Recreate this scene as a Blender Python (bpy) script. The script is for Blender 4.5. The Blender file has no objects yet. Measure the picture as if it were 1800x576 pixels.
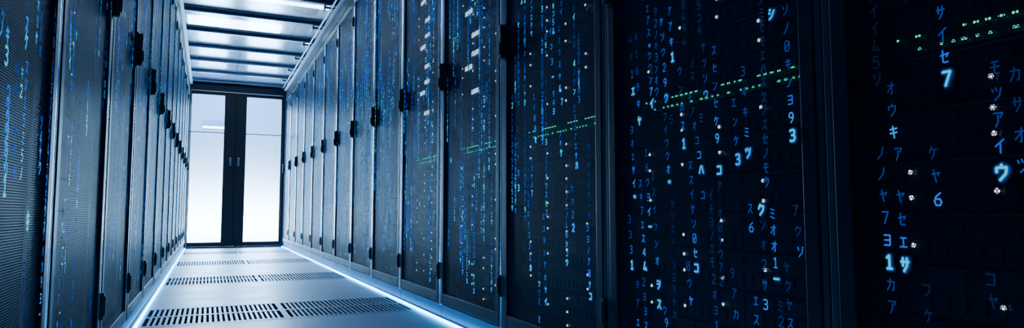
import bpy, bmesh, math, random
from mathutils import Matrix, Vector
random.seed(7)
scene = bpy.context.scene
COL = scene.collection

# ------------------------------------------------------------------ camera basis
F = 1150.0
d = Vector((-535, 85, F)).normalized()
th = math.atan2(d.y, d.z)
down = Vector((0, math.cos(th), -math.sin(th)))
right = down.cross(d)
CAMH = 0.51
RX, LX = 1.02, -0.28          # aisle door planes
PITCH = 0.73
Y0 = 0.84
YEND = Y0 + 13 * PITCH        # 10.33

cam_data = bpy.data.cameras.new("camera")
cam = bpy.data.objects.new("camera", cam_data)
COL.objects.link(cam)
scene.camera = cam
cam_data.sensor_width = 36
cam_data.lens = 36 * F / 1800
cam_data.clip_start = 0.02
cx = Vector((right.x, d.x, -down.x))
cy = -Vector((right.y, d.y, -down.y))
cz = -Vector((right.z, d.z, -down.z))
M = Matrix((cx, cy, cz)).transposed().to_4x4()
M.translation = Vector((0, 0, CAMH))
cam.matrix_world = M

def backproject(px, py, X):
    r = Vector(((px - 900) / F, (py - 288) / F, 1))
    t = X / r.dot(right)
    return t * r.dot(d), CAMH - t * r.dot(down)

# ------------------------------------------------------------------ materials
def new_mat(name):
    m = bpy.data.materials.new(name)
    m.use_nodes = True
    nt = m.node_tree
    nt.nodes.clear()
    out = nt.nodes.new("ShaderNodeOutputMaterial")
    return m, nt, out

def metal(name, col, rough=0.4, metallic=0.6, noise=0.08, scale=8.0, bump=0.0, spec=0.5):
    m, nt, out = new_mat(name)
    b = nt.nodes.new("ShaderNodeBsdfPrincipled")
    tc = nt.nodes.new("ShaderNodeTexCoord")
    n = nt.nodes.new("ShaderNodeTexNoise"); n.inputs["Scale"].default_value = scale
    n.inputs["Detail"].default_value = 4
    nt.links.new(tc.outputs["Object"], n.inputs["Vector"])
    mr = nt.nodes.new("ShaderNodeMapRange")
    mr.inputs["To Min"].default_value = max(0, rough - noise); mr.inputs["To Max"].default_value = min(1, rough + noise)
    nt.links.new(n.outputs["Fac"], mr.inputs["Value"])
    nt.links.new(mr.outputs["Result"], b.inputs["Roughness"])
    b.inputs["Base Color"].default_value = (*col, 1)
    b.inputs["Metallic"].default_value = metallic
    b.inputs["Specular IOR Level"].default_value = spec
    if bump:
        bp = nt.nodes.new("ShaderNodeBump"); bp.inputs["Strength"].default_value = bump
        nt.links.new(n.outputs["Fac"], bp.inputs["Height"]); nt.links.new(bp.outputs["Normal"], b.inputs["Normal"])
    nt.links.new(b.outputs[0], out.inputs[0])
    return m

def emit(name, col, s):
    m, nt, out = new_mat(name)
    e = nt.nodes.new("ShaderNodeEmission")
    e.inputs[0].default_value = (*col, 1); e.inputs[1].default_value = s
    nt.links.new(e.outputs[0], out.inputs[0])
    return m

def vm(nt, op, a, b=None):
    n = nt.nodes.new("ShaderNodeVectorMath"); n.operation = op
    for i, v in enumerate((a, b)):
        if v is None: continue
        if isinstance(v, tuple): n.inputs[i].default_value = v
        else: nt.links.new(v, n.inputs[i])
    return n
def mm(nt, op, a, b=None):
    n = nt.nodes.new("ShaderNodeMath"); n.operation = op
    for i, v in enumerate((a, b)):
        if v is None: continue
        if isinstance(v, (int, float)): n.inputs[i].default_value = v
        else: nt.links.new(v, n.inputs[i])
    return n.outputs[0]

def perforated(name, col, pitch, hole):
    m, nt, out = new_mat(name)
    tc = nt.nodes.new("ShaderNodeTexCoord")
    s3 = 1.7320508
    q = vm(nt, "MULTIPLY", tc.outputs["Object"], (0, 1 / pitch, 1 / (pitch * s3)))
    ds = []
    for off in ((0, 0, 0), (0, .5, .5)):
        a = vm(nt, "ADD", q.outputs[0], off)
        f = vm(nt, "FRACTION", a.outputs[0])
        c = vm(nt, "SUBTRACT", f.outputs[0], (0, .5, .5))
        c = vm(nt, "MULTIPLY", c.outputs[0], (0, 1, s3))
        ds.append(vm(nt, "LENGTH", c.outputs[0]).outputs["Value"])
    mn = mm(nt, "MINIMUM", ds[0], ds[1])
    solid = mm(nt, "GREATER_THAN", mn, hole)
    b = nt.nodes.new("ShaderNodeBsdfPrincipled")
    b.inputs["Base Color"].default_value = (*col, 1)
    b.inputs["Metallic"].default_value = 0.0
    b.inputs["Specular IOR Level"].default_value = 0.16
    b.inputs["Specular Tint"].default_value = (.2, .45, 1, 1)
    b.inputs["Roughness"].default_value = 0.45
    t = nt.nodes.new("ShaderNodeBsdfTransparent")
    mx = nt.nodes.new("ShaderNodeMixShader")
    nt.links.new(solid, mx.inputs[0]); nt.links.new(t.outputs[0], mx.inputs[1]); nt.links.new(b.outputs[0], mx.inputs[2])
    nt.links.new(mx.outputs[0], out.inputs[0])
    return m

def glassy(name, tint, refl, rough=0.05):
    m, nt, out = new_mat(name)
    t = nt.nodes.new("ShaderNodeBsdfTransparent"); t.inputs[0].default_value = (*tint, 1)
    g = nt.nodes.new("ShaderNodeBsdfGlossy"); g.inputs["Roughness"].default_value = rough
    lw = nt.nodes.new("ShaderNodeLayerWeight"); lw.inputs[0].default_value = 0.35
    f = mm(nt, "MULTIPLY", lw.outputs["Fresnel"], refl)
    mx = nt.nodes.new("ShaderNodeMixShader")
    nt.links.new(f, mx.inputs[0]); nt.links.new(t.outputs[0], mx.inputs[1]); nt.links.new(g.outputs[0], mx.inputs[2])
    nt.links.new(mx.outputs[0], out.inputs[0])
    return m

def code_mat():
    m, nt, out = new_mat("projected_code_light")
    at = nt.nodes.new("ShaderNodeAttribute"); at.attribute_name = "glow"
    ramp = nt.nodes.new("ShaderNodeValToRGB")
    el = ramp.color_ramp.elements
    el[0].position = 0; el[0].color = (0.0001, 0.002, 0.008, 1)
    el[1].position = 1; el[1].color = (0.0, 0.72, 0.98, 1)
    for p, c in ((0.12, (0.0002, 0.008, 0.034, 1)), (0.25, (0.0002, 0.018, 0.11, 1)), (0.45, (0.0002, 0.05, 0.42, 1)), (0.65, (0.0, 0.13, 0.95, 1)), (0.82, (0.0, 0.38, 1.0, 1))):
        e = el.new(p); e.color = c
    nt.links.new(at.outputs["Fac"], ramp.inputs[0])
    e = nt.nodes.new("ShaderNodeEmission"); e.inputs[1].default_value = 1.1
    nt.links.new(ramp.outputs[0], e.inputs[0])
    nt.links.new(e.outputs[0], out.inputs[0])
    return m

M_FRAME = metal("door_frame_black_steel", (0.004, 0.010, 0.026), 0.42, 0.0, spec=.16)
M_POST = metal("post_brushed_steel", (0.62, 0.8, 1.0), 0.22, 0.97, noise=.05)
M_POST_SHADE = metal("post_steel_painted_shade", (0.02, 0.03, 0.05), 0.45, 0.2, noise=.05, spec=.35)  # darker copy of the post steel: shade on near right posts put into colour
M_BODY = metal("cabinet_black_steel", (0.005, 0.010, 0.022), 0.5, 0.2, spec=.3)
M_PLINTH = metal("plinth_dark_steel", (0.05, 0.12, 0.25), 0.45, 0.2)
M_PANEL = perforated("perforated_steel_mesh", (0.004, 0.013, 0.038), 0.0052, 0.385)
M_HANDLE = metal("latch_black_plastic", (0.005, 0.007, 0.011), 0.45, 0.0, spec=.3)
M_CHROME = metal("latch_steel", (0.3, 0.34, 0.4), 0.25, 1.0)
M_SERVER = metal("server_dark_steel", (0.010, 0.017, 0.032), 0.45, 0.1, spec=.5)
M_BEZEL = metal("server_bezel_grey", (0.04, 0.055, 0.085), 0.4, 0.3)
M_LEDW = emit("white_indicator", (0.72, 0.88, 1.0), 2.6)
M_LEDG = emit("green_indicator", (0.03, .8, 0.4), 1.7)
M_REFL = emit("painted_reflection", (0.5, 0.75, 1.0), 2.2)  # reflections of the ceiling lights, put in as emitting plates
M_CODE = code_mat()
M_STRIP = emit("led_strip_diffuser", (0.02, 0.42, 1.0), 26)
M_ALU = metal("strip_aluminium", (0.2, 0.36, 0.6), 0.4, 0.9)
M_GLASS = glassy("door_glass", (0.9, 0.96, 1.0), 0.25, 0.08)
M_ROOFGLASS = glassy("roof_glass", (0.82, 0.93, 1.0), 0.65, 0.18)
M_WHITE = metal("white_painted_metal", (0.24, 0.35, 0.52), 0.4, 0.2)
M_BEAM = metal("grey_aluminium_beam", (0.07, 0.12, 0.2), 0.35, 0.6)
M_LIGHT = emit("ceiling_diffuser", (0.78, 0.9, 1.0), 34)
M_DARK = metal("dark_void", (0.004, 0.006, 0.01), 0.8, 0.0)
M_WALL = metal("painted_wall", (0.35, 0.47, 0.66), 0.8, 0.0, bump=0.02, scale=30)
M_VWALL = metal("vestibule_white_paint", (0.62, 0.78, 0.95), 0.85, 0.0, bump=0.02, scale=30)
M_GRILLE = metal("grille_grey_steel", (0.2, 0.26, 0.35), 0.45, 0.3)
M_BAR = metal("glazing_bar_white", (0.5, 0.6, 0.72), 0.5, 0.0)

def tile_mat(name, col, joint, size, offx, offy, rough, jw=0.012):
    m, nt, out = new_mat(name)
    tc = nt.nodes.new("ShaderNodeTexCoord")
    a = vm(nt, "SUBTRACT", tc.outputs["Object"], (offx, offy, 0))
    a = vm(nt, "DIVIDE", a.outputs[0], (size[0], size[1], 1))
    f = vm(nt, "FRACTION", a.outputs[0])
    s = nt.nodes.new("ShaderNodeSeparateXYZ"); nt.links.new(f.outputs[0], s.inputs[0])
    fx = mm(nt, "LESS_THAN", s.outputs[0], jw); fy = mm(nt, "LESS_THAN", s.outputs[1], jw)
    j = mm(nt, "MAXIMUM", fx, fy)
    fl = vm(nt, "FLOOR", a.outputs[0])
    wn = nt.nodes.new("ShaderNodeTexWhiteNoise"); nt.links.new(fl.outputs[0], wn.inputs["Vector"])
    n = nt.nodes.new("ShaderNodeTexNoise"); n.inputs["Scale"].default_value = 60; n.inputs["Detail"].default_value = 6
    nt.links.new(tc.outputs["Object"], n.inputs["Vector"])
    n2 = nt.nodes.new("ShaderNodeTexNoise"); n2.inputs["Scale"].default_value = 4; n2.inputs["Detail"].default_value = 4
    nt.links.new(tc.outputs["Object"], n2.inputs["Vector"])
    v = mm(nt, "ADD", mm(nt, "MULTIPLY", wn.outputs["Value"], 0.12), mm(nt, "MULTIPLY", n.outputs["Fac"], 0.25))
    v = mm(nt, "ADD", v, mm(nt, "MULTIPLY", n2.outputs["Fac"], 0.25))
    v = mm(nt, "ADD", v, 0.66)
    vs = vm(nt, "SCALE", (col[0], col[1], col[2])); nt.links.new(v, vs.inputs["Scale"])
    mix = nt.nodes.new("ShaderNodeMix"); mix.data_type = 'RGBA'
    nt.links.new(j, mix.inputs[0]); nt.links.new(vs.outputs[0], mix.inputs[6]); mix.inputs[7].default_value = (*joint, 1)
    b = nt.nodes.new("ShaderNodeBsdfPrincipled")
    nt.links.new(mix.outputs[2], b.inputs["Base Color"])
    mr = nt.nodes.new("ShaderNodeMapRange"); mr.inputs["To Min"].default_value = rough - .1; mr.inputs["To Max"].default_value = rough + .12
    nt.links.new(n2.outputs["Fac"], mr.inputs["Value"]); nt.links.new(mr.outputs[0], b.inputs["Roughness"])
    nt.links.new(b.outputs[0], out.inputs[0])
    return m
XC = (RX + LX) / 2
VENT_Y = [3.36 + 1.83 * i for i in range(4)]
TX, TS = .638, .61
M_FLOOR = tile_mat("raised_floor_laminate", (0.36, 0.45, 0.56), (0.06, 0.09, 0.14), (TX, TS), XC, 3.36, 0.42, 0.01)
M_CEIL = tile_mat("ceiling_tiles", (0.6, 0.72, 0.84), (0.1, 0.15, 0.24), (0.6, 0.6), XC, 3.36, 0.8, 0.03)

# ------------------------------------------------------------------ mesh helpers
def box(bm, x0, x1, y0, y1, z0, z1):
    x0, x1 = min(x0, x1), max(x0, x1)
    r = bmesh.ops.create_cube(bm, size=1.0)
    for v in r["verts"]:
        v.co.x = x0 if v.co.x < 0 else x1
        v.co.y = y0 if v.co.y < 0 else y1
        v.co.z = z0 if v.co.z < 0 else z1
    return r["verts"]

def mesh_of(name, boxes, mat, bevel=0.0, extra=None):
    bm = bmesh.new()
    for b in boxes:
        box(bm, *b)
    if bevel:
        bmesh.ops.bevel(bm, geom=bm.edges[:], offset=bevel, segments=2, profile=0.6, affect='EDGES')
    if extra: extra(bm)
    me = bpy.data.meshes.new(name)
    bm.to_mesh(me); bm.free()
    me.materials.append(mat)
    return me

def obj(name, me, parent=None, loc=(0, 0, 0)):
    o = bpy.data.objects.new(name, me)
    COL.objects.link(o)
    o.location = loc
    if parent: o.parent = parent
    return o

def tag(o, label, category, group=None):
    o["label"] = label; o["category"] = category
    if group: o["group"] = group

def structure(name, boxes, mat, bevel=0):
    o = obj(name, mesh_of(name, boxes, mat, bevel)); o["kind"] = "structure"; return o

# ------------------------------------------------------------------ glyph font (strokes on 4 x 6 grid)
G = {
 'ア': [[(0,6),(4,6),(3,4)],[(2,5),(2,2.5),(.8,0)]],
 'イ': [[(3.8,6),(0,3)],[(2.2,4.6),(2.2,0)]],
 'ウ': [[(2,6.2),(2,5)],[(0,3.2),(0,5),(4,5),(3.6,2.5),(1.2,0)]],
 'エ': [[(.4,5),(3.6,5)],[(2,5),(2,.6)],[(0,.6),(4,.6)]],
 'オ': [[(0,4.5),(4,4.5)],[(2.6,6),(2.6,0),(1.8,.3)],[(2.6,4.3),(0,1)]],
 'カ': [[(0,4.5),(4,4.5),(3.6,.3),(2.8,.5)],[(1.8,6),(1.6,3),(0,0)]],
 'キ': [[(0,4.4),(4,4.8)],[(0,2.4),(4,2.8)],[(1.6,6),(2.4,0)]],
 'ク': [[(1.4,6),(0,3.4)],[(1.2,5),(4,5),(3.4,2.4),(1,0)]],
 'ケ': [[(1.2,6),(0,3)],[(.8,4.5),(4,4.5)],[(2.6,4.5),(2.2,2),(1,0)]],
 'コ': [[(.2,5),(3.8,5),(3.8,.5),(0,.5)]],
 'サ': [[(0,4.3),(4,4.3)],[(1,6),(1,2.4)],[(3,6),(3,2.6),(1.4,0)]],
 'シ': [[(.4,5.6),(1.4,5)],[(0,3.8),(1,3.2)],[(.2,.2),(2,1),(4,4.6)]],
 'ス': [[(.2,5.4),(3.6,5.4),(2,2.4),(0,0)],[(2,2.4),(4,0)]],
 'セ': [[(0,3.6),(4,4.4),(3,2.8)],[(1.2,6),(1.2,.8),(1.6,.3),(3.8,.3)]],
 'ソ': [[(.2,5.6),(1,3.8)],[(4,5.8),(3.4,2.4),(1,0)]],
 'ツ': [[(0,5.2),(.6,3.8)],[(1.6,5.6),(2.2,4.2)],[(4,5.4),(3.2,2),(1,0)]],
 'ヤ': [[(0,3.8),(4,4.6),(3,3)],[(1,6),(2.2,0)]],
 'ヨ': [[(.3,5.4),(3.7,5.4),(3.7,.4),(.2,.4)],[(.5,2.9),(3.7,2.9)]],
 'ノ': [[(3.6,6),(2.8,2.6),(.2,0)]],
 'ン': [[(.2,5.2),(1.4,4.4)],[(.2,.2),(2,1),(4,4.6)]],
 'フ': [[(0,5.4),(3.8,5.4),(3.2,2.2),(.8,0)]],
 'ヲ': [[(0,5.4),(3.8,5.4),(3.2,2.2),(.8,0)],[(0,3.4),(3.5,3.4)]],
 'ム': [[(1.8,5.8),(.4,.6),(3.6,.8)],[(2.8,2.2),(4,0)]],
 'モ': [[(.4,5.4),(3.6,5.4)],[(0,3.2),(4,3.2)],[(1.8,5.4),(1.8,.6),(2.4,.2),(3.8,.2)]],
 'ミ': [[(.6,5.8),(3.6,5)],[(.6,3.6),(3.4,2.8)],[(.2,1.2),(3.8,0)]],
 'ハ': [[(1.4,5),(0,.4)],[(2.6,5),(4,.4)]],
 'ー': [[(0,3),(4,3)]],
 '"': [[(.6,4),(1.4,2.4)],[(2.4,4.2),(3.2,2.6)]],
 'o': [[(1.2,3),(2.8,3),(2.8,1.2),(1.2,1.2),(1.2,3)]],
 '0': [[(1,6),(3,6),(3.8,4.8),(3.8,1.2),(3,0),(1,0),(.2,1.2),(.2,4.8),(1,6)],[(3,4.4),(1,1.6)]],
 '1': [[(.8,4.8),(2.2,6),(2.2,0)],[(.8,0),(3.6,0)]],
 '2': [[(.2,4.8),(1,6),(3,6),(3.8,4.8),(3.6,3.6),(.2,0),(3.9,0)]],
 '3': [[(.2,5.6),(1.2,6),(3,6),(3.7,4.8),(3,3.3),(1.4,3.2)],[(3,3.3),(3.8,2),(3.2,.3),(1.4,0),(.2,.5)]],
 '4': [[(3,0),(3,6),(0,1.8),(4,1.8)]],
 '5': [[(3.6,6),(.6,6),(.4,3.4),(2.6,3.8),(3.8,2.4),(3.2,.4),(1.4,0),(.2,.6)]],
 '6': [[(3.4,6),(1,4.2),(.2,2),(1,.2),(3,.1),(3.8,1.6),(3,3.2),(.8,3)]],
 '7': [[(.2,6),(3.8,6),(1.4,0)]],
 '9': [[(3.6,4.2),(2.8,6),(1,5.9),(.3,4.4),(1,3),(3,3),(3.7,4.4),(3.2,1.8),(1.6,0)]],
}
KEYS = [k for k in G if k not in ('"', 'o')]
GH = 0.0195

class Code:
    def __init__(self): self.v = []; self.f = []; self.c = []
    def stroke(self, ch, yc, zc, glow, sgn, h, bold, depth):
        u = h / 6.0
        w = u * bold
        for st in G[ch]:
            for a, b in zip(st[:-1], st[1:]):
                ax, az, bx, bz = a[0]-2, a[1]-3, b[0]-2, b[1]-3
                L = math.hypot(bx-ax, bz-az) or 1
                dx, dz = (bx-ax)/L, (bz-az)/L
                e = bold * .7
                px, pz = -dz*w, dx*w
                i = len(self.v)
                ring = [(ax, az, 1), (bx, bz, 1), (bx + dx*e, bz + dz*e, .45), (bx + dx*e, bz + dz*e, -.45),
                        (bx, bz, -1), (ax, az, -1), (ax - dx*e, az - dz*e, -.45), (ax - dx*e, az - dz*e, .45)]
                for (qx, qz, s) in ring:
                    self.v.append((depth, yc + sgn*(qx*u*.92 + s*px), zc + qz*u + s*pz))
                self.f.append(tuple(range(i, i+8))); self.c.append(glow)
    def add(self, ch, yc, zc, glow, sgn, h=GH, bold=0.5, halo=False):
        if halo:
            self.stroke(ch, yc, zc, .12, sgn, h, 1.9, .0022)
            self.stroke(ch, yc, zc, .24, sgn, h, 1.4, .0016)
            self.stroke(ch, yc, zc, .45, sgn, h, .98, .0009)
        self.stroke(ch, yc, zc, glow, sgn, h, bold, 0)
    def mesh(self, name, s, y0):
        me = bpy.data.meshes.new(name)
        me.from_pydata([(s*(-.003 + dp), y - y0, z) for dp, y, z in self.v], [], self.f)
        at = me.attributes.new("glow", 'FLOAT', 'FACE')
        at.data.foreach_set("value", self.c)
        me.materials.append(M_CODE)
        return me

codes = {}
def code_for(side, k):
    return codes.setdefault((side, k), Code())

occupied = []
def put(px, py, ch, glow, side='R', h=GH):
    y, z = backproject(px, py, RX - 0.004 if side == 'R' else LX + 0.004)
    k = math.floor((y - Y0) / PITCH)
    b = .56 if glow > .82 else (.42 if glow > .5 else .34)
    if side == 'L': b = .62
    code_for(side, k).add(ch, y, z, glow, -1 if side == 'R' else 1, bold=b, h=h*(1.1 if glow > .82 else 1), halo=glow > .78 and side == 'R')
    occupied.append((side, k, y, z))
def col(x0, y0, x1, y1, s, head, tail=0.35, side='R', h=GH):
    n = len(s)
    for i, ch in enumerate(s):
        if ch == ' ': continue
        t = i / max(1, n-1)
        g = tail + (head - tail) * t ** (2.8 if side == 'R' else 1)
        g *= random.uniform(.85, 1.0) if i < n-1 else 1
        put(x0 + (x1-x0)*t, y0 + (y1-y0)*t, ch, g, side, h)

col(1652, 22, 1663, 138, "サイセ7", 1.0, .46)
col(1748, 118, 1760, 303, "モツアイウ", 1.0, .32)
col(1783, 130, 1797, 290, "カサオツ", .5, .28)
col(1565, 155, 1570, 232, "オウキ", .78, .32)
put(1547, 269, "ノ", .3); put(1578, 271, "ア", .34)
col(1640, 268, 1648, 350, "ケヤ6", .68, .3)
col(1549, 305, 1562, 460, "ノヤ7ヨ1", 1.0, .4)
put(1565, 500, "カ", .34); put(1568, 540, "ア", .3)
col(1582, 345, 1590, 465, "ヤセエサ", 1.0, .4)
put(1740, 490, "コ", .2); put(1745, 530, "ヤ", .2); put(1632, 555, "ケ", .2); put(1628, 510, "フ", .18)
col(1379, 18, 1392, 238, "ソノ0キンヨ93", 1.0, .4)
put(1355, 24, "シ", .9)
col(1254, 88, 1260, 243, "スセンセケ9", .78, .46); put(1263, 298, "コ", .95)
col(1236, 82, 1240, 166, "ケツソウ", .7, .36)
col(1289, 180, 1296, 280, "エンケ3", .84, .38)
col(1305, 125, 1314, 268, "34キミツ", .84, .36)
col(1212, 170, 1232, 297, "キノオココハ", .9, .34)
col(1194, 125, 1201, 252, "ウンカス1", .86, .38)
col(1213, 290, 1223, 470, "ススイケソ0セコ", .9, .44)
col(1209, 467, 1214, 528, "0ウヤ", .62, .38)
col(1168, 205, 1176, 320, "フイウクオ\"", .9, .36)
col(1137, 15, 1141, 78, "エアスo", .68, .4)
col(1141, 98, 1145, 182, "クウンアイ", .95, .48)
col(1162, 38, 1170, 172, "ケソウ29ク", .8, .52)
col(1176, 20, 1181, 100, "アアキ1", 1.0, .54)
col(1107, 70, 1112, 160, "4ヲ1エ", .9, .26)
col(1117, 65, 1123, 212, "4169キヤ", .95, .3)
col(1110, 228, 1115, 346, "ヨオエサイ\"", .95, .46)
col(1135, 268, 1142, 398, "16ウヨイー", 1.0, .42)
col(1125, 322, 1133, 467, "スキ7エス4ム", 1.0, .54)
col(1147, 308, 1155, 458, "1スイツシオ", .58, .36)
col(1106, 385, 1110, 465, "3331", .95, .36)
put(1157, 500, "ヲ", .85); put(1158, 534, "ス", .9); col(1168, 545, 1171, 567, "ク9", .6, .5)
col(1131, 495, 1135, 572, "2ヨヨス", .52, .46)
put(1318, 366, "ス", .45); put(1320, 399, "6", .62); put(1337, 368, "ク", 1.0)
col(1357, 375, 1364, 490, "ミオオ1ー", 1.0, .54)
col(1340, 395, 1345, 535, "ソオ2サ3", .72, .3); put(1328, 528, "エ", .5); put(1329, 561, "ス", .5)
col(1398, 370, 1406, 442, "アクソ", .56, .3)
col(1382, 470, 1389, 568, "ヤクヤス", .45, .3)
col(1287, 480, 1293, 552, "9アカ", .44, .34)
col(1254, 490, 1259, 572, "2オヨ1", .44, .34)
col(1120, 500, 1121, 566, "ヲアエ", .54, .34)
col(982, 50, 984, 155, "エスウスヤム", 1.0, .5)
col(967, 55, 971, 135, "イコ3ー", 1.0, .65)
col(938, 170, 941, 245, "1イ00セ", 1.0, .65)
col(909, 200, 911, 330, "ノ16ア33", 1.0, .5)
col(928, 375, 932, 470, "エセ331カ", 1.0, .65)
col(955, 380, 959, 530, "エコ9ンアオヤイ", .95, .6)
col(1009, 190, 1013, 290, "2ヨエアエサカ", .85, .5)
col(1032, 400, 1037, 520, "3ヨノア0サコ", 1.0, .6)
col(1005, 330, 1007, 400, "セカ22", .9, .55)
col(984, 235, 986, 268, "ソキケ", .95, .65)
L_ = 'L'
col(15, 62, 13, 98, "キ3", .9, .75, L_, .024); col(49, 42, 48, 72, "スケ", .85, .7, L_, .024)
col(16, 168, 10, 325, "272257ソ1", .95, .62, L_, .028)
col(6, 30, 4, 52, "クノ", .7, .6, L_)
put(50, 388, "キ", 1.0, L_, .028); put(49, 402, "ー", 1.0, L_)
col(74, 215, 71, 295, "ソ4ヤク", .75, .55, L_, .023)
col(74, 30, 72, 90, "キ2イ", .5, .4, L_)
col(30, 120, 27, 300, "4オ1カヤ6", .55, .4, L_)
col(126, 30, 124, 110, "2カ3ケイ", 1.0, .6, L_, .023)
col(156, 150, 153, 230, "ス19キ7", 1.0, .6, L_, .023)
col(141, 250, 138, 330, "0エ2ヤ4", .8, .55, L_)
col(118, 380, 115, 470, "ン3ク17", .85, .55, L_)

def rain(side, k, ncol, gmax=1.0, zmax=2.2, gmin=.2):
    c = code_for(side, k)
    y0 = Y0 + k*PITCH
    sgn = -1 if side == 'R' else 1
    slots = 22
    far = min(1, max(0, (k - 1)) / 5)
    for i in range(ncol):
        yy = y0 + 0.07 + (random.randrange(slots) + .5) * (PITCH - .14) / slots
        n = random.randint(6, 20)
        z = random.uniform(0.14, zmax)
        head = random.choice((.6, .7, .8, .95, 1.0, 1.0)) * gmax
        for j in range(n):
            zz = z + j * GH * 1.5
            if zz > 2.15: break
            if any(o[0] == side and o[1] == k and abs(o[2]-yy) < .02 and abs(o[3]-zz) < .034 for o in occupied): continue
            g = head * (1 - j / n) ** (0.75 - .45*far) * random.uniform(.75, 1)
            if k >= 1 and random.random() < .08: g = 1.0
            g = max(g, gmin)
            if random.random() < .94:
                c.add(random.choice(KEYS), yy, zz, g, sgn, bold=(.6 if (j == 0 and g > .6) else .44) + .45*far, halo=(j == 0 and g > .8 and k <= 3 and side == 'R'))

for k in range(-1, 13):
    if k == -1: rain('R', k, 3, .22, 1.6, .12)
    elif k == 0: rain('R', k, 16, .45, 1.9)
    elif k == 1: rain('R', k, 50, 1, 2.0, .3)
    elif k < 6: rain('R', k, 64, 1, 2.0, .38)
    else: rain('R', k, 56, 1, 2.1, .5)
for k in range(0, 13):
    rain('L', k, 20 if k == 0 else (44 if k < 3 else 56), 1, 2.1, .3 if k < 3 else .45)

# ------------------------------------------------------------------ racks
DW = PITCH
def rack_meshes(s):
    r = {}
    D = 0.85
    def X(a): return s * a
    bx = lambda a0, a1, y0, y1, z0, z1: (X(a0), X(a1), y0, y1, z0, z1)
    r["cabinet_body"] = mesh_of("cabinet_body", [
        bx(.03, D, .005, .02, .07, 2.3), bx(.03, D, DW-.02, DW-.005, .07, 2.3),
        bx(D-.02, D, .02, DW-.02, .07, 2.3), bx(.03, D, .005, DW-.005, 2.3, 2.34),
        bx(.0, .03, .0005, DW-.0005, 2.24, 2.34),
        bx(.035, .05, .02, .05, .07, 2.24), bx(.035, .05, DW-.05, DW-.02, .07, 2.24)], M_BODY)
    r["plinth"] = mesh_of("plinth", [bx(.012, D, .002, DW-.002, .0, .07)], M_PLINTH, .002)
    for nm, mt in (("corner_post", M_POST), ("shaded_post", M_POST_SHADE)):
        r[nm] = mesh_of("corner_post", [bx(.002, .03, .0008, .017, .07, 2.24)], mt, .003)
        r[nm+"2"] = mesh_of("corner_post", [bx(.002, .03, DW-.017, DW-.0008, .07, 2.24)], mt, .003)
    fw = .034
    a, b, z0, z1 = .018, DW-.018, .078, 2.23
    r["door"] = mesh_of("door", [
        bx(0, .028, a, a+fw, z0, z1), bx(0, .028, b-fw, b, z0, z1),
        bx(0.0005, .028, a+fw-.002, b-fw+.002, z0, z0+.05), bx(0.0005, .028, a+fw-.002, b-fw+.002, z1-.05, z1)], M_FRAME, .003)
    bm = bmesh.new()
    vs = [bm.verts.new((X(.008), y, z)) for y, z in ((a+fw, z0+.05), (b-fw, z0+.05), (b-fw, z1-.05), (a+fw, z1-.05))]
    bm.faces.new(vs)
    me = bpy.data.meshes.new("perforated_panel"); bm.to_mesh(me); bm.free(); me.materials.append(M_PANEL)
    r["perforated_panel"] = me
    hy = b - .018
    r["latch_handle"] = mesh_of("latch_handle", [
        bx(-.006, .002, hy-.016, hy+.016, 1.095, 1.235), bx(-.022, -.006, hy-.011, hy+.011, 1.10, 1.23),
        bx(-.027, -.02, hy-.008, hy+.008, 1.115, 1.16)], M_HANDLE, .0025)
    r["latch_lock"] = mesh_of("latch_lock", [bx(-.0245, -.021, hy-.005, hy+.005, 1.205, 1.22)], M_CHROME, .001)
    r["hinge"] = mesh_of("hinge", [bx(-.008, .006, .003, .024, .19, .27), bx(-.012, -.006, .006, .018, .2, .26)], M_HANDLE, .002)
    r["hinge2"] = mesh_of("hinge", [bx(-.008, .006, .003, .024, 2.0, 2.08), bx(-.012, -.006, .006, .018, 2.01, 2.07)], M_HANDLE, .002)
    return r

def disc(bm, x, y, z, rad, s, n=8):
    vs = [bm.verts.new((x, y + rad*math.cos(2*math.pi*i/n), z + rad*math.sin(2*math.pi*i/n))) for i in range(n)]
    f = bm.faces.new(vs)
    vs2 = [bm.verts.new((x - s*rad*.5, y + rad*.6*math.cos(2*math.pi*i/n), z + rad*.6*math.sin(2*math.pi*i/n))) for i in range(n)]
    bm.faces.new(vs2)
    for i in range(n):
        bm.faces.new((vs[i], vs[(i+1) % n], vs2[(i+1) % n], vs2[i]))

def equip(s, seed):
    rnd = random.Random(seed)
    boxes = []
    for n in range(24):
        z = .07 + n*.089
        if z > 2.15: break
        off = rnd.choice((.085, .09, .1))
        boxes.append((s*off, s*.6, .06, DW-.06, z+.004, z+.086))
    return mesh_of("server_stack", boxes, M_SERVER)
def equip_leds(s, seed):
    rnd = random.Random(seed)
    bm = bmesh.new()
    for cy_ in (.22, .35, .485, .62):
        for n in range(48):
            if rnd.random() < .5: disc(bm, s*.083, cy_, .1+n*.0445, .003, s, 6)
    me = bpy.data.meshes.new("indicator_light"); bm.to_mesh(me); bm.free(); me.materials.append(M_LEDW)
    return me

RM = {1: rack_meshes(1), -1: rack_meshes(-1)}
EQ = {s: [equip(s, i) for i in range(2)] for s in (1, -1)}
EL = {s: [equip_leds(s, i) for i in range(2)] for s in (1, -1)}

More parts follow.
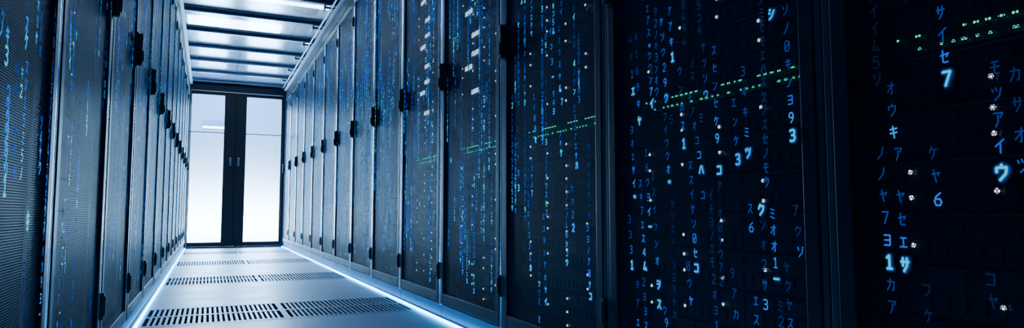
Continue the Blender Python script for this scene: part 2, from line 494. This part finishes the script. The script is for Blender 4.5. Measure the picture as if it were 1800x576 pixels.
def build_rack(side, k, label, full):
    s = 1 if side == 'R' else -1
    px = RX if s == 1 else LX
    root = bpy.data.objects.new("server_rack", None)
    COL.objects.link(root)
    root.empty_display_size = .1
    root.location = (px, Y0 + k*PITCH, 0)
    tag(root, label, "server rack", "server racks lining the aisle")
    R = RM[s]
    obj("cabinet_body", R["cabinet_body"], root)
    obj("plinth", R["plinth"], root)
    p = "shaded_post" if (side == 'R' and k <= 1) else "corner_post"
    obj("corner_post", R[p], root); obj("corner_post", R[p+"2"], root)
    door = obj("door", R["door"], root)
    obj("perforated_panel", R["perforated_panel"], door)["label"] = "dark perforated steel mesh panel"
    obj("latch_handle", R["latch_handle"], door)
    obj("latch_lock", R["latch_lock"], door)
    obj("hinge", R["hinge"], door); obj("hinge", R["hinge2"], door)
    c = codes.get((side, k))
    if c and c.v:
        o = obj("projected_code", c.mesh("projected_code", s, Y0 + k*PITCH), door)
        o["label"] = "glowing blue and cyan columns of katakana and digits"
        o["kind"] = "stuff"
    if not full:
        e = obj("server_stack", EQ[s][k % 2], root)
        obj("indicator_light", EL[s][k % 2], e)["kind"] = "stuff"
    return root

for k in range(-1, 13):
    if k <= 1: lab = "black server rack, mesh door with large glowing blue code"
    elif k <= 5: lab = "black server rack with mesh door and falling blue code"
    else: lab = "dark server rack with steel-edged mesh door near glass doors"
    build_rack('R', k, lab, k <= 3)
for k in range(0, 13):
    lab = "black mesh-door server rack with faint blue glowing digits" if k <= 2 else "dark server rack with steel-edged mesh door near glass doors"
    build_rack('L', k, lab, False)

# ------------------------------------------------------------------ server units and switches (nearest racks)
def server_mesh():
    bxs = [(.02, .5, .065, DW-.065, 0, .088), (.006, .02, .052, DW-.052, .004, .084)]
    for i in range(18):
        y = .12 + i*.028
        bxs.append((.0, .006, y, y+.019, .012, .038))
        if i % 3 == 0:
            bxs.append((.001, .006, y, y+.07, .05, .078))
    return mesh_of("server_chassis", bxs, M_SERVER)
SRV = server_mesh()
BEZ = mesh_of("mounting_ear", [(.003, .012, .052, .075, .006, .082), (.003, .012, DW-.075, DW-.052, .006, .082), (-.002, .008, .075, DW-.075, .0795, .0835),
      (-.012, .004, .058, .066, .02, .068), (-.012, .004, DW-.066, DW-.058, .02, .068)], M_BEZEL, .001)
def led_mesh(cols):
    bm = bmesh.new()
    for y, zs in cols:
        for z in zs: disc(bm, -.002, y, z, .0042, 1, 14)
    me = bpy.data.meshes.new("indicator_light"); bm.to_mesh(me); bm.free(); me.materials.append(M_LEDW); return me
LEDS = [led_mesh([(.35, (.022, .066)), (.485, (.03,))]), led_mesh([(.35, (.022,)), (.485, (.03, .07)), (.22, (.05,))]),
        led_mesh([(.62, (.022, .066)), (.485, (.03,)), (.35, (.05,))]), led_mesh([(.62, (.03,)), (.22, (.022, .066))])]
REFLM = mesh_of("reflection_plate", [(-.004, .0, .42, .50, .01, .03)], M_REFL, .001)
REFLM2 = mesh_of("reflection_plate", [(-.004, .0, .50, .585, .045, .066)], M_REFL, .001)
swb = [(.02, .4, .065, DW-.065, 0, .088), (.006, .02, .052, DW-.052, .002, .086)]
for i in range(24):
    swb.append((.001, .006, .1+i*.0225, .1+i*.0225+.016, .034, .05)); swb.append((.001, .006, .1+i*.0225, .1+i*.0225+.016, .058, .074))
SWI = mesh_of("switch_chassis", swb, M_SERVER)
def sw_leds():
    bm = bmesh.new()
    rnd = random.Random(3)
    for i in range(30):
        for z in (.010, .032):
            q = rnd.random()
            y = .09 + i*.0186
            if q < .74: box(bm, -.003, 0, y, y + (.0075 if q < .5 else .004), z-.0019, z+.0019)
    me = bpy.data.meshes.new("port_light"); bm.to_mesh(me); bm.free(); me.materials.append(M_LEDG); return me
SWL = sw_leds()
for k in range(-1, 4):
    for n in range(24):
        z = .0705 + n*.0885
        if z + .088 > 2.2: break
        loc = (RX + .075, Y0 + k*PITCH, z)
        if n == 8:
            root = bpy.data.objects.new("network_switch", None); COL.objects.link(root); root.location = loc
            tag(root, "dark network switch with two rows of green port lights", "network switch", "network switches in the racks")
            obj("switch_chassis", SWI, root)
            o = obj("port_light", SWL, root); o["label"] = "rows of tiny green lights"
            o["kind"] = "stuff"
        else:
            root = bpy.data.objects.new("server_unit", None); COL.objects.link(root); root.location = loc
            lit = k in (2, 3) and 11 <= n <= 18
            tag(root, "black rack-mounted server with glowing plate standing in for a ceiling-light reflection" if lit else "black rack-mounted server with small white indicator lights", "server", "servers stacked behind the mesh doors")
            obj("server_chassis", SRV, root)
            obj("mounting_ear", BEZ, root)
            obj("indicator_light", LEDS[(n*3 + k) % 4 if random.random() < .8 else 0], root)["label"] = "white status lights"
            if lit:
                obj("reflection_plate", REFLM if n % 3 else REFLM2, root)["label"] = "glowing white plate standing in for a ceiling-light reflection"

# ------------------------------------------------------------------ floor, led strips, vents
fb = []
ys = [-1.2]
for vy in VENT_Y: ys += [vy, vy+TS]
ys.append(14.0)
for i in range(len(ys)-1):
    if i % 2 == 0: fb.append((-2.5, 3.5, ys[i], ys[i+1], -.03, 0))
    else:
        fb.append((-2.5, XC-TX, ys[i], ys[i+1], -.03, 0)); fb.append((XC+TX, 3.5, ys[i], ys[i+1], -.03, 0))
structure("floor", fb, M_FLOOR)
structure("trim_1", [(-2.5, 3.5, -1.2, 14, -.4, -.38)], M_DARK)

vb = []
e, ex = .035, .014
vb += [(0.001, TX-.001, 0.001, e, -.028, .001), (0.001, TX-.001, TS-e, TS-.001, -.028, .001), (0.001, ex, e, TS-e, -.028, .001), (TX-ex, TX-.001, e, TS-e, -.028, .001)]
vb += [(ex, TX-ex, TS/2-.014, TS/2+.014, -.012, .001)]
ns = 26
for i in range(1, ns):
    x = ex + (TX-2*ex)*i/ns
    vb.append((x-.0058, x+.0058, e, TS-e, -.010, .0))
VENT = mesh_of("vent_grille", vb, M_GRILLE)
DAMP = mesh_of("damper_tray", [(.01, TX-.01, .01, TS-.01, -.07, -.06)], M_DARK)
for vy in VENT_Y:
    for sx in (XC-TX, XC):
        root = bpy.data.objects.new("floor_vent", None); COL.objects.link(root); root.location = (sx, vy, 0)
        tag(root, "grey slotted metal air vent tile in raised floor", "floor vent", "vent tiles along the aisle floor")
        obj("vent_grille", VENT, root); obj("damper_tray", DAMP, root)

for s, px in ((1, RX), (-1, LX)):
    root = bpy.data.objects.new("led_strip", None); COL.objects.link(root); root.location = (px, 0, 0)
    tag(root, "glowing blue-white light strip along the rack base", "light strip", "floor light strips")
    obj("strip_channel", mesh_of("strip_channel", [(s*.0, s*.010, Y0-PITCH*(s == 1), YEND, 0, .012)], M_ALU), root)
    obj("strip_diffuser", mesh_of("strip_diffuser", [(-s*.010, s*.0, Y0-PITCH*(s == 1), YEND, 0.002, .011)], M_STRIP), root)

# ------------------------------------------------------------------ aisle end doors
root = bpy.data.objects.new("aisle_door_frame", None); COL.objects.link(root); root.location = (0, YEND, 0)
tag(root, "dark metal doorway frame closing the server aisle", "door frame")
obj("header", mesh_of("header", [(LX-.05, RX+.05, .01, .12, 2.27, 2.42), (LX-.05, RX+.05, -.01, .01, 2.36, 2.39)], M_FRAME, .004), root)
obj("jamb", mesh_of("jamb", [(LX-.05, LX+.012, .01, .12, 0, 2.27)], M_FRAME, .003), root)
obj("jamb", mesh_of("jamb", [(RX-.03, RX+.05, .01, .12, 0, 2.27)], M_FRAME, .003), root)
obj("sill", mesh_of("sill", [(LX+.012, RX-.03, .01, .12, 0, .02)], M_FRAME, .003), root)
M_STILE = metal("door_stile_black", (0.004, 0.007, 0.013), 0.55, 0.0, spec=.2)
XD = XC - .035
def leaf(x0, x1, sl, sr, hx, lab, seal):
    r = bpy.data.objects.new("glass_door", None); COL.objects.link(r); r.location = (0, YEND+.03, .022)
    tag(r, lab, "door", "double glass doors at the aisle end")
    h = 2.24
    obj("door_frame", mesh_of("door_frame", [(x0, x0+sl, 0, .05, 0, h), (x1-sr, x1, 0, .05, 0, h), (x0+sl, x1-sr, .002, .048, 0, .06), (x0+sl, x1-sr, .002, .048, h-.05, h)], M_STILE, .002), r)
    obj("glass_pane", mesh_of("glass_pane", [(x0+sl, x1-sr, .022, .028, .06, h-.05)], M_GLASS), r)
    obj("glazing_bar", mesh_of("glazing_bar", [(x0+sl, x1-sr, .016, .034, 1.63, 1.65)], M_BAR), r)
    obj("pull_handle", mesh_of("pull_handle", [(hx-.016, hx+.016, -.03, -.018, 1.16, 1.28), (hx-.007, hx+.007, -.02, .001, 1.17, 1.19), (hx-.007, hx+.007, -.02, .001, 1.25, 1.27)], M_CHROME, .003), r)
    if seal:
        obj("meeting_seal", mesh_of("meeting_seal", [(XD-.012, XD+.012, .0505, .058, 0, h)], M_HANDLE), r)
leaf(LX+.014, XD-.004, .012, .15, XD-.06, "glass door with wide black stile and small metal pull", True)
leaf(XD+.004, RX-.032, .14, .02, XD+.05, "glass door with wide black stile and small metal pull", False)

# ------------------------------------------------------------------ roof of the aisle
for k in range(2, 14):
    y = Y0 + k*PITCH
    b = obj("roof_beam", mesh_of("roof_beam", [(LX-.02, RX+.02, -.018, .018, 0, .03), (LX-.02, RX+.02, -.04, .04, .03, .036)], M_BEAM, .002), loc=(0, y - (.06 if k == 13 else 0), 2.38))
    tag(b, "grey aluminium crossbeam carrying clear roof panels", "roof beam", "roof beams over the aisle")
    if k < 13:
        y1 = PITCH-.045 - (.06 if k == 12 else 0)
        g = bpy.data.objects.new("roof_panel", None); COL.objects.link(g); g.location = (0, y, 2.4175)
        tag(g, "clear glass roof panel between aluminium beams", "roof panel", "glass roof panels over the aisle")
        obj("glass_sheet", mesh_of("glass_sheet", [(LX+.01, RX-.01, .06, y1-.015, 0, .006)], M_ROOFGLASS), g)
        obj("panel_frame", mesh_of("panel_frame", [(LX-.02, RX+.02, .043, .06, -.004, .014), (LX-.02, RX+.02, y1-.015, y1, -.004, .014),
            (LX-.02, LX+.01, .06, y1-.015, -.004, .014), (RX-.01, RX+.02, .06, y1-.015, -.004, .014)], M_BEAM), g)
for s, px in ((1, RX), (-1, LX)):
    b = obj("roof_rail", mesh_of("roof_rail", [(px, px+s*.03, Y0, YEND, 0, .08), (px-s*.03, px+s*.0, Y0, YEND, .0, .012), (px+s*.03, px+s*.06, Y0, YEND, 0, .01)], M_WHITE, .002), loc=(0, 0, 2.342))
    tag(b, "light grey metal rail along the rack tops", "roof rail", "rails carrying the roof")
    if s == 1:
        for k in range(3, 13):
            y = Y0 + k*PITCH
            obj("rail_bracket", mesh_of("rail_bracket", [(.9, 1.02, y+.03, y+.05, .012, .03), (.9, .92, y+.03, y+.16, .012, .024), (.9, .915, y+.03, y+.05, .012, .07)], M_BEAM, .002), b)
        def tb(bm):
            M4 = Matrix.Translation((.965, (2.2+YEND-.1)/2, .022)) @ Matrix.Rotation(math.pi/2, 4, 'X')
            bmesh.ops.create_cone(bm, cap_ends=True, segments=12, radius1=.01, radius2=.01, depth=YEND-.1-2.2, matrix=M4)
        obj("cable_conduit", mesh_of("cable_conduit", [], M_BEAM, 0, tb), b)
CT = obj("cable_tray", mesh_of("cable_tray", [(1.2, 1.21, 1, YEND, 0, .08), (1.5, 1.51, 1, YEND, 0, .08)] + [(1.21, 1.5, 1+i*.3, 1.04+i*.3, 0, .015) for i in range(31)], M_WHITE), loc=(0, 0, 2.342))
tag(CT, "light metal ladder cable tray on top of the racks", "cable tray")

# ------------------------------------------------------------------ room
CZ = 2.95
structure("ceiling", [(-2.5, 3.5, -1.2, 14, CZ, CZ+.05)], M_CEIL)
structure("wall_left", [(-2.55, -2.5, -1.2, 14, 0, CZ)], M_WALL)
structure("wall_right", [(3.5, 3.55, -1.2, 14, 0, CZ)], M_WALL)
structure("wall_back", [(-2.5, 3.5, -1.25, -1.2, 0, CZ)], M_WALL)
structure("wall_end", [(-2.5, 3.5, 12.6, 12.65, 0, CZ)], M_VWALL)

def fixture(x0, x1, y, w=.3):
    r = bpy.data.objects.new("ceiling_light", None); COL.objects.link(r); r.location = (0, y, CZ)
    tag(r, "bright white linear ceiling light above glass roof", "ceiling light", "ceiling lights above the aisle")
    obj("housing", mesh_of("housing", [(x0-.03, x1+.03, -w/2-.02, w/2+.02, -.04, 0)], M_WHITE, .003), r)
    obj("diffuser", mesh_of("diffuser", [(x0, x1, -w/2, w/2, -.055, -.041)], M_LIGHT, .003), r)
fixture(-.3, .8, 8.95, .42)
for y in (7.75, 7.3, 6.6):
    fixture(-.3, 1.3, y, .1)
fixture(-1.9, -.8, 8.2); fixture(1.5, 2.6, 8.2); fixture(1.2, 1.9, 9.6, .14)
for (x, y) in ((.35, 9.95), (1.05, 9.95), (.35, 8.1), (1.0, 8.05), (.3, 7.0), (.8, 7.0)):
    r = obj("ceiling_vent", mesh_of("ceiling_vent", [(-.14, .14, -.2, .2, -.012, 0)] + [(-.12, .12, -.18+i*.05, -.155+i*.05, -.02, -.012) for i in range(7)], M_BODY), loc=(x, y, CZ))
    tag(r, "dark slotted air vent set in the ceiling", "ceiling vent", "dark ceiling vents")
r = bpy.data.objects.new("wall_lamp", None); COL.objects.link(r); r.location = (0, 12.6, 2.0)
tag(r, "slim horizontal white lamp on wall behind glass doors", "wall lamp")
obj("lamp_housing", mesh_of("lamp_housing", [(-.13, .3, -.03, 0, -.025, .025)], M_WHITE, .003), r)
obj("lamp_diffuser", mesh_of("lamp_diffuser", [(-.125, .295, -.04, -.031, -.018, .018)], emit("lamp_glow", (.85, .93, 1), 12), .002), r)

# ------------------------------------------------------------------ lights
def area(name, loc, rot, sx, sy, power, col_):
    L = bpy.data.lights.new(name, 'AREA'); L.shape = 'RECTANGLE'; L.size = sx; L.size_y = sy
    L.energy = power; L.color = col_
    o = bpy.data.objects.new(name, L); COL.objects.link(o); o.location = loc; o.rotation_euler = rot
    return o
R_ = math.radians
area("vestibule_wash", (XC, 12.0, .3), (R_(100), 0, 0), 2.6, .3, 250, (.8, .95, 1))
area("vestibule_fill", (XC, 11.8, 2.9), (R_(25), 0, 0), 2.4, .5, 75, (.1, .42, 1))
area("vestibule_spill", (XC, 10.7, 1.1), (R_(-90), 0, 0), 1.1, 2.0, 290, (.38, .68, 1))
area("aisle_far", (XC, 8.3, 2.33), (0, 0, 0), .8, 2.6, 26, (.32, .62, 1))
area("aisle_mid", (XC, 5.6, 2.33), (0, 0, 0), .8, 1.6, 8, (.1, .36, 1))
area("near_rack_fill", (XC-.2, 1.6, 2.33), (0, 0, 0), .6, 1.8, 12, (.14, .36, 1))  # added fill without a fixture, lifts the near racks and servers
area("added_ceiling_fill", (XC, 8.0, 2.5), (R_(180), 0, 0), 1.2, 4.0, 20, (.6, .82, 1))  # added light above the roof glass, unseen from below, brightens the ceiling

w = bpy.data.worlds.new("world"); scene.world = w; w.use_nodes = True
w.node_tree.nodes["Background"].inputs[0].default_value = (.03, .1, .3, 1)
w.node_tree.nodes["Background"].inputs[1].default_value = .1
